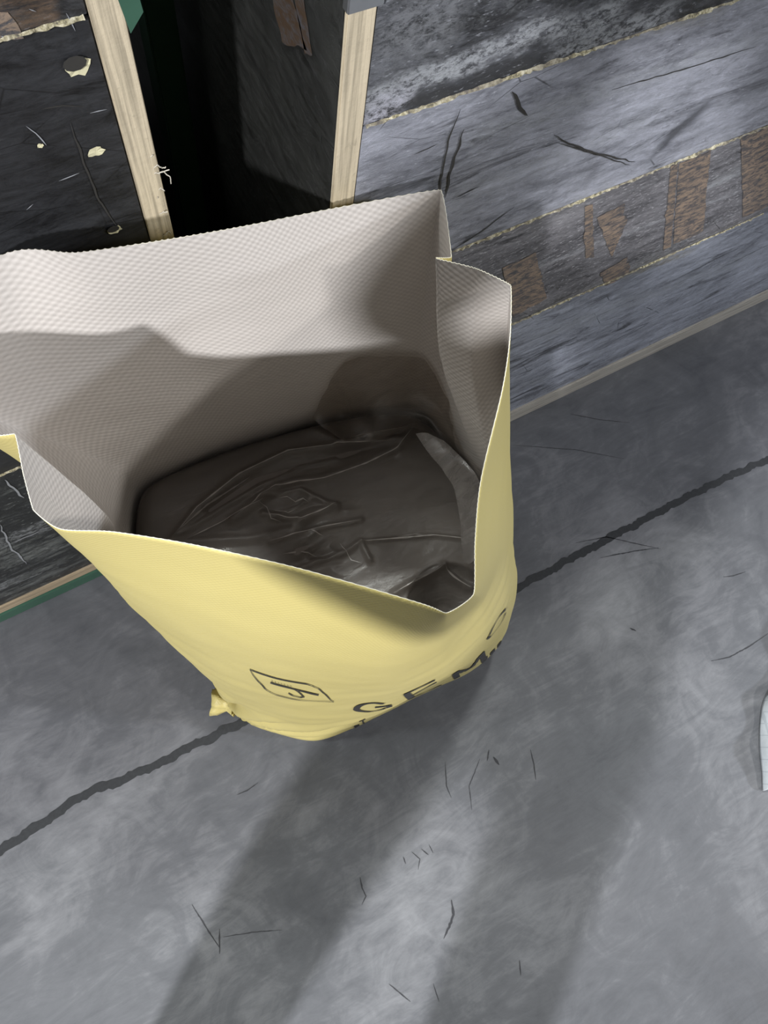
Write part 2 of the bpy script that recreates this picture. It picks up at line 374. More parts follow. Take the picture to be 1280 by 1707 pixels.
M['paper'] = None
def mat_paper(name, col, cover):
    t = MT(name); g = t.noise(t.obj(scale=(1, 1, 2.6), rot=(0, -0.6, 0)), 55, 10, 0.85, 0.5); f = t.noise(t.obj(), 12, 5)
    k = t.ramp(g, [(cover, 0.0), (cover+0.10, 1.0)])
    c = t.mix(k, (0.075, 0.073, 0.08), t.mix(f, tuple(q*0.6 for q in col), tuple(q*1.25 for q in col)))
    return t.set(Base_Color=c, Roughness=0.6, Normal=t.bump(g, 0.8, 0.002))
M['paper'] = mat_paper('worn_brown_paper', (0.34, 0.25, 0.18), 0.45); M['paper2'] = mat_paper('worn_brown_paper_dark', (0.07, 0.04, 0.02), 0.42)
def patch_px(name, y, quad, mat, k, seed=1, conv=None):
    """worn paper patch: a ragged quad lying on a board face"""
    conv = conv or (lambda px, py: upY(px, py, y-0.0007)); P = [conv(*q) for q in quad]; vs = []; n = 14
    for i in range(4):
        a, b = P[i], P[(i+1) % 4]
        for j in range(n):
            q = a.lerp(b, j/n); q = q+(noise.noise(q*60+Vector((seed, 0, 0))))*0.006*(sum(P, Vector())/4-q).normalized(); vs.append(q)
    return k(mesh_obj(name, vs, [tuple(range(len(vs)))], mat))
def gouge(y, pts, wd, k, mat=None, name='gouge'):
    P = [upY(*p, y-0.0009) for p in pts]; out = []
    for a, b in zip(P, P[1:]):
        n = max(2, int((b-a).length/0.004)); out += [a.lerp(b, i/n) for i in range(n)]
    out.append(P[-1]); vs = []; n = len(out)
    for i, p in enumerate(out):
        d = (out[min(i+1, n-1)]-out[max(i-1, 0)]).normalized(); s_ = Vector((-d.z, 0, d.x)); ww = wd/2*min(1, 0.2+4*min(i, n-1-i)/n)*(0.7+0.6*abs(noise.noise(p*90)))
        p = p+s_*noise.noise(p*70)*wd*0.8
        vs += [p+s_*ww, p-s_*ww]
    return k(mesh_obj(name, vs, [(2*i, 2*i+1, 2*i+3, 2*i+2) for i in range(n-1)], mat or M['void']))
for i, q in enumerate([((838, 448), (893, 420), (912, 498), (856, 528)), ((975, 345), (988, 340), (990, 428), (976, 432)), ((994, 362), (1040, 342), (1043, 372), (1020, 430), ), ((1118, 278), (1130, 272), (1118, 412), (1105, 420)),
                       ((1132, 272), (1185, 250), (1172, 385), (1122, 408)), ((1235, 232), (1290, 208), (1290, 340), (1238, 362)), ((1000, 455), (1045, 430), (1050, 455), (1010, 478))]):
    patch_px('brown_patch', YR, q, M['paper'], R_, i)
for i, q in enumerate(SIDEP): patch_px('brown_patch', 0, q, M['paper2'], R_, i+20, side_pt)
for pts, wd in (([(767, 182), (748, 235), (735, 300), (733, 340)], .0022), ([(775, 215), (758, 262), (742, 330)], .003), ([(853, 153), (868, 178), (881, 191)], .0035), ([(922, 226), (950, 240), (1000, 258), (1058, 271)], .0022), ([(930, 238), (975, 252), (1050, 276)], .0015),
                ([(752, 418), (800, 388), (858, 345)], .0018), ([(690, 258), (730, 240)], .0012), ([(1020, 150), (1130, 118), (1260, 78)], .0016), ([(760, 330), (800, 310)], .0015)):
    gouge(YR, pts, wd, R_)

YL = 0.4385; XL = 0.1055
left = empty('plywood_crate', (-0.6, 0.9, 0), 'black film-faced plywood crate left of the dark gap, on a green runner', 'crate')
def L_(o): return keep(o, left)
bl1 = mat_board('black_film', 8, (0.008, 0.008, 0.009), (0.050, 0.052, 0.058), (0.42, 0.66), 0, (0.42, 0.6), diag=0.3, wear2=0.35, bmp=0.25, fleck=0.68)
bl2 = mat_board('black_film_top', 9, (0.018, 0.018, 0.02), (0.14, 0.145, 0.155), (0.48, 0.66), 0.5, diag=0.5, wear2=0.6, bmp=0.4)
bl3 = mat_board('black_film_lower', 10, (0.022, 0.024, 0.026), (0.30, 0.32, 0.31), (0.50, 0.66), 0, diag=0.4, wear2=0.8, scrape=0.9)
L_(board(None, -1.6, XL-0.0215, YL, 0.0705, 0.519, bl3)); L_(board(None, -1.6, XL-0.0215, YL, 0.5202, 1.0375, bl1)); L_(board(None, -1.6, XL-0.0215, YL, 1.0385, 1.16, bl2))
L_(chipped(None, -1.5, XL-0.022, YL, 1.038, 21, 0.0022)); L_(chipped(None, -1.5, XL-0.022, YL, 0.5196, 22, 0.002))
L_(bm_obj('panel_edge', box_bm(XL-0.021, XL, YL-0.0015, YL+0.002, 0.071, 1.16, 0.0006), M['edge']))
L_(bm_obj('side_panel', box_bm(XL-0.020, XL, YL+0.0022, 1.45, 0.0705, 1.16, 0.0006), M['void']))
L_(bm_obj('bottom_rail', box_bm(-1.6, XL, YL-0.003, YL+0.03, 0.040, 0.070, 0.001), M['sill2']))
L_(bm_obj('green_runner', box_bm(-1.6, XL, YL-0.006, YL+0.06, 0.0, 0.0398, 0.003), M['green']))
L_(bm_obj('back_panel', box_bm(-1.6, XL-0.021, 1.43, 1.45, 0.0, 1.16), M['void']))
L_(bm_obj('lid', box_bm(-1.6, XL, YL, 1.45, 1.1605, 1.18, 0.001), bl2))
for x, z, r, s in ((0.069, 1.007, 0.0075, 1), (0.063, 0.937, 0.005, 2), (0.058, 0.853, 0.005, 3), (0.028, 0.957, 0.002, 4)):
    n0 = set(bpy.data.objects); hole(None, x, YL, z, r, s, s in (1, 3))
    for o in set(bpy.data.objects)-n0: L_(o)
patch_px('brown_patch', YL, ((-10, 20), (12, 24), (30, 58), (-10, 66)), M['paper'], L_, 3)
gouge(YL, [(118, 205), (140, 270), (165, 335), (196, 378)], .0018, L_); gouge(YL, [(70, 182), (105, 176), (140, 178)], .001, L_)
M['scr'] = plain('pale_scratch', (0.30, 0.31, 0.33), 0.6)
for pts in ([(98, 302), (132, 288)], [(44, 210), (60, 222), (78, 242)], [(44, 350), (55, 340)], [(150, 188), (178, 182)], [(2, 60), (6, 62)], [(110, 22), (125, 52)], [(48, 15), (60, 20)]): gouge(YL, pts, .0009, L_, M['scr'], 'scratch')
for pts in ([(20, 905), (68, 885)], [(0, 875), (20, 915), (45, 940)], [(8, 800), (40, 830)]): gouge(YL, pts, .003, L_, M['scr'], 'scratch')
# pale splinters curling off the panel edge
def tube(pts, rad, name, mat, parent=None, cyc=False, res=2):
    cu = bpy.data.curves.new(name, 'CURVE'); cu.dimensions = '3D'; cu.bevel_depth = rad; cu.bevel_resolution = res
    sp = cu.splines.new('POLY'); sp.points.add(len(pts)-1)
    for p, q in zip(sp.points, pts): p.co = (*q, 1)
    sp.use_cyclic_u = cyc
    tmp = bpy.data.objects.new('tmp', cu); me = bpy.data.meshes.new_from_object(tmp); bpy.data.objects.remove(tmp)
    me.materials.clear(); me.materials.append(mat); me.name = name
    o = bpy.data.objects.new(name, me); COL.objects.link(o); o.parent = parent
    return o
rnd = random.Random(7)
M['fibre'] = plain('wood_fibre', (0.6, 0.56, 0.48), 0.8)
for base, tips in (((247, 262), [(255, 258)]), ((252, 285), [(262, 275), (270, 280), (276, 278)]), ((252, 290), [(268, 288), (282, 283)]), ((254, 292), [(272, 286), (284, 296), (285, 306)]),
                   ((256, 300), [(258, 285), (266, 290)]), ((259, 316), [(268, 314), (274, 318)]), ((264, 358), [(272, 352), (279, 353)]), ((268, 396), [(277, 390), (281, 385), (285, 390)]), ((262, 335), [(263, 328)])):
    pts = [upY(*base, YL)] + [upY(*q, YL-0.001-0.004*rnd.random()) for q in tips]
    fine = []
    for a, b in zip(pts, pts[1:]):
        for k in range(4): fine.append(a.lerp(b, k/4)+Vector((0, rnd.uniform(-1, 1), rnd.uniform(-1, 1)))*0.0006)
    fine.append(pts[-1]); L_(tube(fine, 0.00045, 'splinter', M['fibre']))

# things in the gap between the crates
post = empty('steel_post', (0.2005, 0.70, 0), 'dark green steel post standing in the black gap between the two crates', 'post')
bm = box_bm(-0.016, 0.016, -0.016, 0.016, 0.004, 1.3, 0.002); bm_obj('upright', bm, M['green'], post)
bm_obj('base_plate', box_bm(-0.05, 0.017, -0.05, 0.05, 0, 0.0038, 0.001), M['green'], post)
# green sheet corner hanging down from above the gap
a, b, c, d_ = upY(186, -30, 0.40), upY(222, -40, 0.40), upY(239, 20, 0.40), upY(218, 56, 0.40)
vs = [a, b, c, d_]; vs2 = [v+Vector((0, 0.0012, 0)) for v in vs]
g = mesh_obj('green_strap_end', vs+vs2, [(0, 1, 2, 3), (7, 6, 5, 4), (0, 4, 5, 1), (1, 5, 6, 2), (2, 6, 7, 3), (3, 7, 4, 0)], M['green'])
g['label'] = 'pointed green strap end hanging at the top between the left crate and the dark gap'; g['category'] = 'strap'

# ------------------------------------------------------------------ the yellow bag
# columns run round the mouth: back-left corner, back panel, right gusset, front panel, left gusset
rim = [(-.150, .392, .880), up(0, 425, .893), up(130, 420, .895), up(270, 400, .897), up(400, 377, .90), up(560, 346, .903), up(735, 316, .905),
       up(753, 428, .902), up(727, 430, .912), up(795, 447, .908), up(852, 475, .900), up(851, 560, .892), up(838, 650, .886), up(803, 800, .882),
       up(793, 900, .882), up(790, 990, .885), up(745, 1022, .890), up(700, 1006, .886), up(500, 948, .872), up(330, 910, .862), up(190, 887, .855),
       up(100, 882, .852), up(55, 850, .850), up(38, 790, .865), up(24, 724, .880), up(-50, 716, .872)]
def U_(z, *pts): return [tuple(up(x, y, z)[:2]) for x, y in pts]
lev = {
 .72: [(-.11,.395),(-.05,.405),(.03,.402),(.09,.398),(.155,.375),(.24,.353),(.327,.336),(.343,.305),(.308,.262),(.330,.235)]
      + U_(.72, (843,600),(849,660),(851,740),(850,835),(836,925),(803,1005),(732,1080),(630,1115),(440,1080),(310,1035),(226,995),(180,965),(152,937))
      + [(-.075,.238),(-.055,.262),(-.09,.32)],
 .52: [(-.03,.372),(.01,.378),(.06,.38),(.11,.378),(.16,.368),(.26,.348),(.345,.318),(.362,.27)]
      + U_(.52, (790,762),(818,800),(842,830),(852,868),(856,905),(853,950),(840,1005),(806,1060),(738,1118),(645,1155),(495,1158),(385,1132),(318,1095),(268,1058),(236,1024))
      + [(-.083,.255),(-.070,.29),(-.055,.33)],
 .32: [(-.035,.362),(.01,.372),(.06,.375),(.11,.375),(.17,.37),(.28,.355),(.37,.325),(.395,.26)]
      + U_(.32, (780,820),(812,860),(835,898),(853,935),(860,965),(855,1005),(837,1050),(793,1100),(718,1145),(640,1182),(505,1200),(422,1178),(370,1150),(335,1112),(318,1078))
      + [(-.076,.24),(-.066,.28),(-.055,.325)],
 .12: [(-.030,.355),(.01,.362),(.06,.365),(.11,.365),(.17,.362),(.28,.35),(.37,.32),(.40,.265)]
      + U_(.12, (775,850),(800,890),(822,935),(840,985),(846,1030),(834,1072),(795,1112),(745,1138),(685,1166),(610,1203),(522,1224),(445,1207),(402,1186),(380,1160),(372,1130))
      + [(-.052,.2),(-.046,.25),(-.040,.305)],
 .02: [(-.025,.335),(.01,.345),(.06,.35),(.11,.35),(.17,.345),(.27,.335),(.35,.305),(.375,.25)]
      + U_(.02, (765,865),(790,905),(808,945),(824,990),(828,1035),(810,1078),(773,1116),(727,1141),(668,1168),(604,1204),(528,1227),(448,1209),(408,1188),(388,1160),(384,1128))
      + [(-.040,.2),(-.038,.25),(-.036,.295)],
}
NC = len(rim)
CTRL = [np.array([tuple(p) for p in rim], float)]
for z in (.72, .52, .32, .12, .02): CTRL.append(np.array([(x, y, z) for x, y in lev[z]], float))
# closing of the bottom
cb = CTRL[-1].mean(0)
q = cb + (CTRL[-1]-cb)*0.93; q[:, 2] = 0.003; CTRL.append(q)
CTRL = np.array(CTRL)                          # levels x columns x 3
SOFT = np.full(NC, 0.42); SOFT[[6, 7, 8, 10, 22, 24, 0]] = 0.10; SOFT[[16, 15, 9, 23]] = 0.25     # creased corners
def crv(P0, P1, P2, P3, t, k1, k2):
    t = t[:, None]; m1 = (P2-P0)*k1; m2 = (P3-P1)*k2
    return ((2*t**3-3*t**2+1)*P1 + (t**3-2*t**2+t)*m1 + (-2*t**3+3*t**2)*P2 + (t**3-t**2)*m2)
def loop_curve(C, n, lv):                      # periodic
    out = []; K = SOFT + (0.42-SOFT)*min(1, max(0, lv-0.8)/1.6)
    for i in range(len(C)):
        out.append(crv(C[i-1], C[i], C[(i+1) % len(C)], C[(i+2) % len(C)], np.arange(n)/n, K[i], K[(i+1) % len(C)]))
    return np.concatenate(out)
NS = 36
rows = np.array([loop_curve(c, NS, i) for i, c in enumerate(CTRL)])           # levels x U x 3
seq = []; tl = []
nv = [22, 20, 18, 18, 14, 5]
zl = rows.mean(1)[:, 2]
for i in range(len(rows)-1):
    A, B = rows[i], rows[i+1]; hs = abs(zl[i+1]-zl[i])
    mA = (rows[i+1]-rows[i-1])/(abs(zl[i+1]-zl[i-1]))*hs if i > 0 else (B-A)
    mB = (rows[i+2]-rows[i])/(abs(zl[i+2]-zl[i]))*hs if i+2 < len(rows) else (B-A)
    for k in range(nv[i]):
        t = k/nv[i]
        seq.append((2*t**3-3*t**2+1)*A + (t**3-2*t**2+t)*mA + (-2*t**3+3*t**2)*B + (t**3-t**2)*mB)
        tl.append(i+t)
seq.append(rows[-1]); tl.append(len(rows)-1)
S = np.array(seq); TL = np.array(tl)                         # V x U x 3
V, U = S.shape[:2]
def normals(S):
    du = np.roll(S, -1, 1)-np.roll(S, 1, 1); dv = np.gradient(S, axis=0)
    n = np.cross(du, dv); n /= np.linalg.norm(n, axis=2)[..., None]+1e-12
    return n
Nn = normals(S)
# make normals point outward
cen = S.mean(1)[:, None]; sgn = np.sign(((S-cen)*Nn)[55:70].sum()); Nn *= sgn
# creases and slack wrinkles of the cloth
cu = np.arange(U)/NS
zz = S[..., 2]
w_low = np.clip((0.30-zz)/0.30, 0, 1)
W = np.zeros((V, U))
for v in range(V):
    for u in range(0, U):
        p = S[v, u]
        W[v, u] = 0.004*noise.noise(Vector((p[0]*9, p[1]*9, p[2]*5))) + 0.0016*noise.noise(Vector((p[0]*16, p[1]*16, p[2]*38)))
d_rim = np.clip(TL[:, None]*1.4, 0, 1)
W = W*(0.10+0.90*np.clip((TL[:, None]-0.2)/1.8, 0, 1)) 
# folds fanning out from the tied corner at the bottom left
ear = np.array([-.062, .115, .045])
dd = S-ear; rr = np.sqrt((dd**2).sum(2)); ang = np.arctan2(dd[..., 2], np.hypot(dd[..., 0], dd[..., 1]))
fold = np.sin(ang*17+1.0)*0.0095*np.exp(-(rr/0.22)**2)*np.clip(rr/0.03, 0, 1)
W += np.where(zz < 0.26, fold, 0)
S = S + Nn*W[..., None]
S[..., 2] = np.maximum(S[..., 2], 0.0015)
# saw-toothed cut along the mouth
S[0, :, 2] += 0.00045*np.where(np.arange(U) % 3 < 1, 1, -1)
Nn = normals(S)*sgn
arc = np.concatenate([[0], np.cumsum(np.linalg.norm(np.diff(rows[2], axis=0), axis=1))])
uvu = np.repeat(arc[None], V, 0); 
vd = np.concatenate([[0], np.cumsum(np.linalg.norm(np.diff(S, axis=0), axis=2).mean(1))]); uvv = np.repeat(vd[:, None], U, 1)
a45 = math.radians(7)
UVo = np.stack([uvu, uvv], -1).reshape(-1, 2)
UVi = np.stack([uvu*math.cos(a45)-uvv*math.sin(a45), uvu*math.sin(a45)+uvv*math.cos(a45)], -1).reshape(-1, 2)
def grid_faces(V, U, flip=False, off=0):
    f = []
    for v in range(V-1):
        for u in range(U):
            a, b, c, d = v*U+u, v*U+(u+1) % U, (v+1)*U+(u+1) % U, (v+1)*U+u
            f.append((a+off, d+off, c+off, b+off) if flip else (a+off, b+off, c+off, d+off))
    return f
bag = empty('woven_bag', (0.17, 0.15, 0), 'tall open yellow woven bag with white inside, standing before the crates', 'bag')
def B_(o): return keep(o, bag)
So = S; Si = S - Nn*0.0006
Si[..., 2] = np.maximum(Si[..., 2], 0.0022)
flip = sgn < 0
# outer sheet with its floor and the cut edge along the mouth
vs = list(So.reshape(-1, 3)); nb = len(vs); vs.append(S[-1].mean(0)); ff = grid_faces(V, U, not flip)
ff += [((V-1)*U+u, (V-1)*U+(u+1) % U, nb) for u in range(U)]
base = len(vs); vs += list(Si[0]); fm = [0]*len(ff)
for u in range(U): ff.append((u, (u+1) % U, base+(u+1) % U, base+u)); fm.append(1)
uvx = np.concatenate([UVo, [[0, 0]], UVi[:U]])
B_(mesh_obj('outer_sheet', vs, ff, [M['yellow'], M['rimcut']], smooth=True, fmat=fm, uvs=uvx))
vs = list(Si.reshape(-1, 3)); vs.append(Si[-1].mean(0)); ff = grid_faces(V, U, flip) + [((V-1)*U+(u+1) % U, (V-1)*U+u, nb) for u in range(U)]
B_(mesh_obj('inner_lining', vs, ff, M['white'], smooth=True, uvs=np.concatenate([UVi, [[0, 0]]])))

# ---- printing: flat ink shapes laid on the cloth
from mathutils.bvhtree import BVHTree
bvh = BVHTree.FromPolygons([tuple(p) for p in S.reshape(-1, 3)], grid_faces(V, U))
bvh_in = BVHTree.FromPolygons([tuple(p) for p in Si.reshape(-1, 3)], grid_faces(V, U))
EYE = Vector((0, 0, CAM_H))
def hit(px, py, tree=None):
    d = Vector(ROT @ np.array([px-640, py-853.5, FPX])).normalized()
    for k in range(40):                                     # step in when the outline is only just missed
        h = (tree or bvh).ray_cast(EYE, d)
        if h[0] is not None: return h[0]
        px += (520-px)*0.006; py += (1000-py)*0.006; d = Vector(ROT @ np.array([px-640, py-853.5, FPX])).normalized()
    return None
def ink(quads, box, name, lift=0.0011, step=0.0022):
    """quads in glyph units (0..1 right, 0..1 up) laid into the four cloth points of box (TL, TR, BR, BL)"""
    TL_, TR_, BR_, BL_ = [hit(*b) for b in box]
    vs = []; fs = []
    def place(x, y):
        p = (TL_*(1-x)+TR_*x)*y + (BL_*(1-x)+BR_*x)*(1-y)
        q, n, i, dist = bvh.find_nearest(p)
        c = Vector((0.16, 0.16, q.z)); 
        if n.dot(q-c) < 0: n = -n
        return q+n*lift
    for p in quads:
        p = [Vector((*q, 0)) for q in p]; o = len(vs)
        L1 = max((place(*p[0][:2])-place(*p[1][:2])).length, (place(*p[3][:2])-place(*p[2][:2])).length)
        L2 = max((place(*p[0][:2])-place(*p[3][:2])).length, (place(*p[1][:2])-place(*p[2][:2])).length)
        n1 = max(1, int(L1/step)); n2 = max(1, int(L2/step))
        for i in range(n1+1):
            for j in range(n2+1):
                q = p[0].lerp(p[1], i/n1).lerp(p[3].lerp(p[2], i/n1), j/n2); vs.append(place(q.x, q.y))
        for i in range(n1):
            for j in range(n2):
                a = o+i*(n2+1)+j; fs.append((a, a+1, a+n2+2, a+n2+1))
    return B_(mesh_obj(name, vs, fs, M['ink']))
def stroke(pts, w, wv=None, closed=False):
    """polyline to quads; w = width across x, wv = width across y"""
    wv = wv or w; P = [Vector((*p, 0)) for p in pts]; n = len(P); out = []; off = []
    for i in range(n):
        d = (P[(i+1) % n]-P[i-1]) if closed else (P[min(i+1, n-1)]-P[max(i-1, 0)])
        d.normalize(); off.append(Vector((-d.y*w/2, d.x*wv/2, 0)))
    for i in range(n if closed else n-1):
        j = (i+1) % n
        out.append([(P[i]+off[i])[:2], (P[j]+off[j])[:2], (P[j]-off[j])[:2], (P[i]-off[i])[:2]])
    return out
def ell(a0, a1, n=26, rx=0.43, ry=0.44): return [(0.5+rx*math.cos(math.radians(a0+(a1-a0)*i/n)), 0.5+ry*math.sin(math.radians(a0+(a1-a0)*i/n))) for i in range(n+1)]
rect = lambda x0, x1, y0, y1: [(x0, y0), (x1, y0), (x1, y1), (x0, y1)]
G_ = stroke(ell(38, 322), 0.17, 0.09) + [rect(0.55, 1.0, 0.42, 0.52), rect(0.84, 1.0, 0.14, 0.52)]
G2_ = stroke(ell(30, 330), 0.10, 0.045) + [rect(0.45, 1.0, 0.44, 0.49)]
E_ = [rect(0, 0.20, 0, 1), rect(0.2, 1, 0.92, 1), rect(0.2, 0.95, 0.46, 0.53), rect(0.2, 1, 0, 0.08)]
M_ = [rect(0, 0.17, 0, 1), rect(0.83, 1, 0, 1), [(0.0, 1), (0.20, 1), (0.58, 0.22), (0.42, 0.22)], [(0.42, 0.22), (0.58, 0.22), (1.0, 1), (0.8, 1)]]
ink(G_, ((590, 1172), (648, 1168), (655, 1178), (588, 1188)), 'printed_letter')
ink(E_, ((671, 1157), (724, 1132), (736, 1141), (681, 1166)), 'printed_letter')
ink(M_, ((753, 1124), (807, 1084), (811, 1098), (757, 1132)), 'printed_letter')
ink(G2_, ((807, 1062), (843, 1002), (846, 1018), (811, 1070)), 'printed_letter')
T_ = [rect(0, 1, 0.8, 1), rect(0.38, 0.62, 0, 0.8)]
ink(T_, ((598, 1202), (608, 1197), (612, 1204), (602, 1209)), 'printed_letter')
ink([rect(0, 1, 0, 1)], ((590, 1210), (598, 1207), (600, 1211), (592, 1214)), 'printed_mark')
ink([rect(0, 0.22, 0, 1), rect(0.36, 0.62, 0, 1), rect(0.76, 1, 0, 1)], ((806, 1098), (836, 1066), (838, 1073), (808, 1104)), 'printed_mark')
# rounded tag emblem with a barred hook
R0 = [(0.0, 1.0), (0.04, 0.55), (0.08, 0.22), (0.13, 0.06), (0.2, 0.0), (1.0, 0.0), (0.97, 0.5), (0.93, 0.80), (0.87, 0.95), (0.8, 1.0)]
emb = [q for q in stroke(R0, 0.024, 0.045, closed=True)]
emb += stroke([(0.24, 0.72), (0.45, 0.66), (0.62, 0.55), (0.86, 0.44)], 0.05, 0.08)
emb += stroke([(0.54, 0.60), (0.60, 0.40), (0.62, 0.26), (0.56, 0.20), (0.48, 0.24), (0.42, 0.34)], 0.025, 0.055)
emb += [rect(x, x+0.008, 0.74-0.22*(x-0.26), 0.86-0.22*(x-0.26)) for x in (0.28, 0.32, 0.36, 0.40, 0.44, 0.48, 0.52)]
ink(emb, ((417, 1115), (534, 1142), (556, 1169), (437, 1150)), 'printed_emblem')

# ---- the tied corner sticking out at the bottom left
def rolled_corner():
    c0 = Vector(up(392, 1172, 0.045)); c1 = Vector(up(355, 1168, 0.040)); ax = (c1-c0); L = ax.length; ax.normalize()
    s1 = ax.cross(Vector((0, 0, 1))).normalized(); s2 = s1.cross(ax)
    vs = []; nu = 40; prof = [(0.0, 0.020), (0.15, 0.016), (0.32, 0.0125), (0.5, 0.0150), (0.72, 0.0180), (1.0, 0.0185), (1.0, 0.0165), (0.8, 0.0135), (0.6, 0.009), (0.55, 0.001)]
    for t, r in prof:
        r *= 1.2
        for k in range(nu):
            a = 2*math.pi*k/nu; p = c0+ax*L*t
            rr = r*(1+0.16*math.sin(3*a+2+t*2)+0.08*math.sin(8*a+t*5))
            q = p+s1*math.cos(a)*rr+s2*math.sin(a)*rr*0.95+ax*0.003*math.sin(2*a+1)*t
            q.z = max(q.z, 0.002); vs.append(q)
    n = len(prof); fs = [(i*nu+k, i*nu+(k+1) % nu, (i+1)*nu+(k+1) % nu, (i+1)*nu+k) for i in range(n-1) for k in range(nu)]
    fs.append(tuple((n-1)*nu+k for k in range(nu)))
    uv = [(0.02*math.pi*2*(k/nu), t*L) for t, r in prof for k in range(nu)]
    return B_(mesh_obj('tied_corner', vs, fs, M['yellow'], smooth=True, uvs=uv))
rolled_corner()

# ---- dark load inside the bag and the polythene over it
M['load'] = plain('dark_brown_load', (0.150, 0.130, 0.115), 0.55, nscale=40, var=0.18)
ZL = 0.500
def ring_at(z, inset):
    out = []
    for u in range(0, U, 3):
        col = Si[:, u, 2]; i = int(np.searchsorted(-col[1:], -z))+1; t = (col[i-1]-z)/(col[i-1]-col[i]+1e-9)
        out.append(Si[i-1, u]*(1-t)+Si[i, u]*t - Nn[i, u]*inset)
    return np.array(out)
R1 = ring_at(ZL, 0.007); R1b = ring_at(ZL-0.07, 0.004); NU = len(R1)
def smooth_loop(R, k=10):
    for _ in range(k): R = (np.roll(R, 1, 0)+2*R+np.roll(R, -1, 0))/4
    return R
R1 = smooth_loop(R1, 60); R1b = smooth_loop(R1b, 60)
C1 = R1.mean(0)
def px2(pts, z=ZL): return [up(x, y, z)[:2] for x, y in pts]
ridges = [  # (points, height, half width)
 (px2([(285,905),(330,850),(400,795),(480,755),(580,742),(660,735)]), .010, .0060),
 (px2([(350,850),(430,800),(520,775),(600,748),(640,738)]), -.006, .006),
 (px2([(300,895),(370,850),(440,812),(500,780),(560,765)]), .006, .0040),
 (px2([(390,870),(460,815),(540,800),(610,775),(660,752),(690,712)]), .012, .0065),
 (px2([(560,742),(600,728),(690,712)]), .007, .004),
 (px2([(470,822),(560,795),(655,760)]), -.007, .006),
 (px2([(600,905),(660,900),(720,895),(790,902)]), .006, .003),
 (px2([(500,950),(570,925),(600,905),(615,935)]), .007, .004),
 (px2([(655,992),(700,965),(738,944)]), .012, .004), (px2([(738,944),(760,958),(790,975)]), .010, .004),
 (px2([(430,835),(500,820),(560,850)]), .008, .004), (px2([(440,860),(500,870),(560,845)]), .008, .005),
 (px2([(450,905),(520,885),(600,870)]), .006, .004), (px2([(500,690),(520,715),(560,735)]), .006, .004),
 (px2([(300,905),(420,900),(500,880)]), .004, .006)]
def seg_d(P, A, B):
    d = B-A; t = np.clip(((P-A)@d)/(d@d+1e-12), 0, 1); return np.linalg.norm(P-(A+t[..., None]*d), axis=-1)
def film_h(P):
    h = np.zeros(P.shape[:-1])
    for pts, amp, wd in ridges:
        pts = [np.array(p) for p in pts]; D = np.min([seg_d(P, a, b) for a, b in zip(pts, pts[1:])], 0)
        h = h + amp*np.exp(-(D/wd)**2) if amp > 0 else h + amp*np.exp(-(D/wd)**2)
    for cx_, cy_, rad, amp in ((490, 845, .030, .0070), (525, 925, .032, .006), (575, 850, .018, .003)):
        c = up(cx_, cy_, ZL)[:2]; D = np.linalg.norm(P-c, axis=-1); wgt = np.exp(-(D/rad)**2)
        for idx in np.argwhere(wgt > 0.03):
            p = P[tuple(idx)]; h[tuple(idx)] += wgt[tuple(idx)]*amp*(1.6*(0.5-abs(noise.noise(Vector((p[0]*34+p[1]*14, p[1]*52, 1.0))))*2)+0.35*noise.noise(Vector((p[0]*80, p[1]*110, 4.0))))
    return h
def disc_sheet(name, ring, nr, zf, mat, skirt=None, parent=None, exact=True):
    vs = []; 
    C = ring.mean(0)
    rr = np.linspace(1, 0.02, nr)
    P = C[None, None, :2] + rr[:, None, None]*(ring[None, :, :2]-C[:2]); Z = zf(P, rr)
    vs = [(*p, z) for p, z in zip(P.reshape(-1, 2), Z.ravel())]; n = len(ring); fs = []
    for i in range(nr-1):
        for k in range(n): fs.append((i*n+k, i*n+(k+1) % n, (i+1)*n+(k+1) % n, (i+1)*n+k))
    fs.append(tuple((nr-1)*n+k for k in range(n)))
    if skirt is not None:
        o = len(vs); vs += [tuple(p) for p in skirt]
        fs += [(o+k, o+(k+1) % n, (k+1) % n, k) for k in range(n)]
    return mesh_obj(name, vs, fs, mat, smooth=True)
def load_z(P, rr):
    base = ZL - 0.014*(rr**6)[:, None]; z = np.zeros(P.shape[:2])+base
    for i in range(P.shape[0]):
        for k in range(P.shape[1]): z[i, k] += 0.006*noise.noise(Vector((P[i, k, 0]*9, P[i, k, 1]*9, 2)))
    D = np.linalg.norm(P-up(752, 1012, ZL)[:2], axis=-1); z = z-0.055*np.clip(1.25-D/0.045, 0, 1)**0.7
    # rounded edge
    e = np.clip((rr-0.93)/0.07, 0, 1); return z-0.012*(1-np.sqrt(1-0.98*e**2))[:, None]
load = disc_sheet('bulk_load', R1, 40, load_z, M['load'], skirt=R1b)
load['label'] = 'dark grey-brown load filling the yellow bag halfway, under the clear film'; load['category'] = 'bag contents'; load['kind'] = 'stuff'
liner = empty('plastic_liner', (float(C1[0]), float(C1[1]), ZL), 'creased clear plastic liner lying over the dark load inside the yellow bag', 'plastic liner')
M['film'] = mat_film('clear_polythene', (0.78, 0.76, 0.74), 0.30, 0.24)
M['film2'] = mat_film('cloudy_polythene', (0.84, 0.80, 0.75), 0.22, 0.16, 0.5, 0.08)
M['film3'] = mat_film('doubled_polythene', (0.75, 0.72, 0.70), 0.62, 0.22, 0.4, 0.08)
R2 = C1 + (R1-C1)*0.985
ringd = R2[::1]
def film_z(P, rr):
    z = load_z(P, rr)+0.004; return z + film_h(P)*np.clip((1-rr)*12+0.1, 0, 1)[:, None]
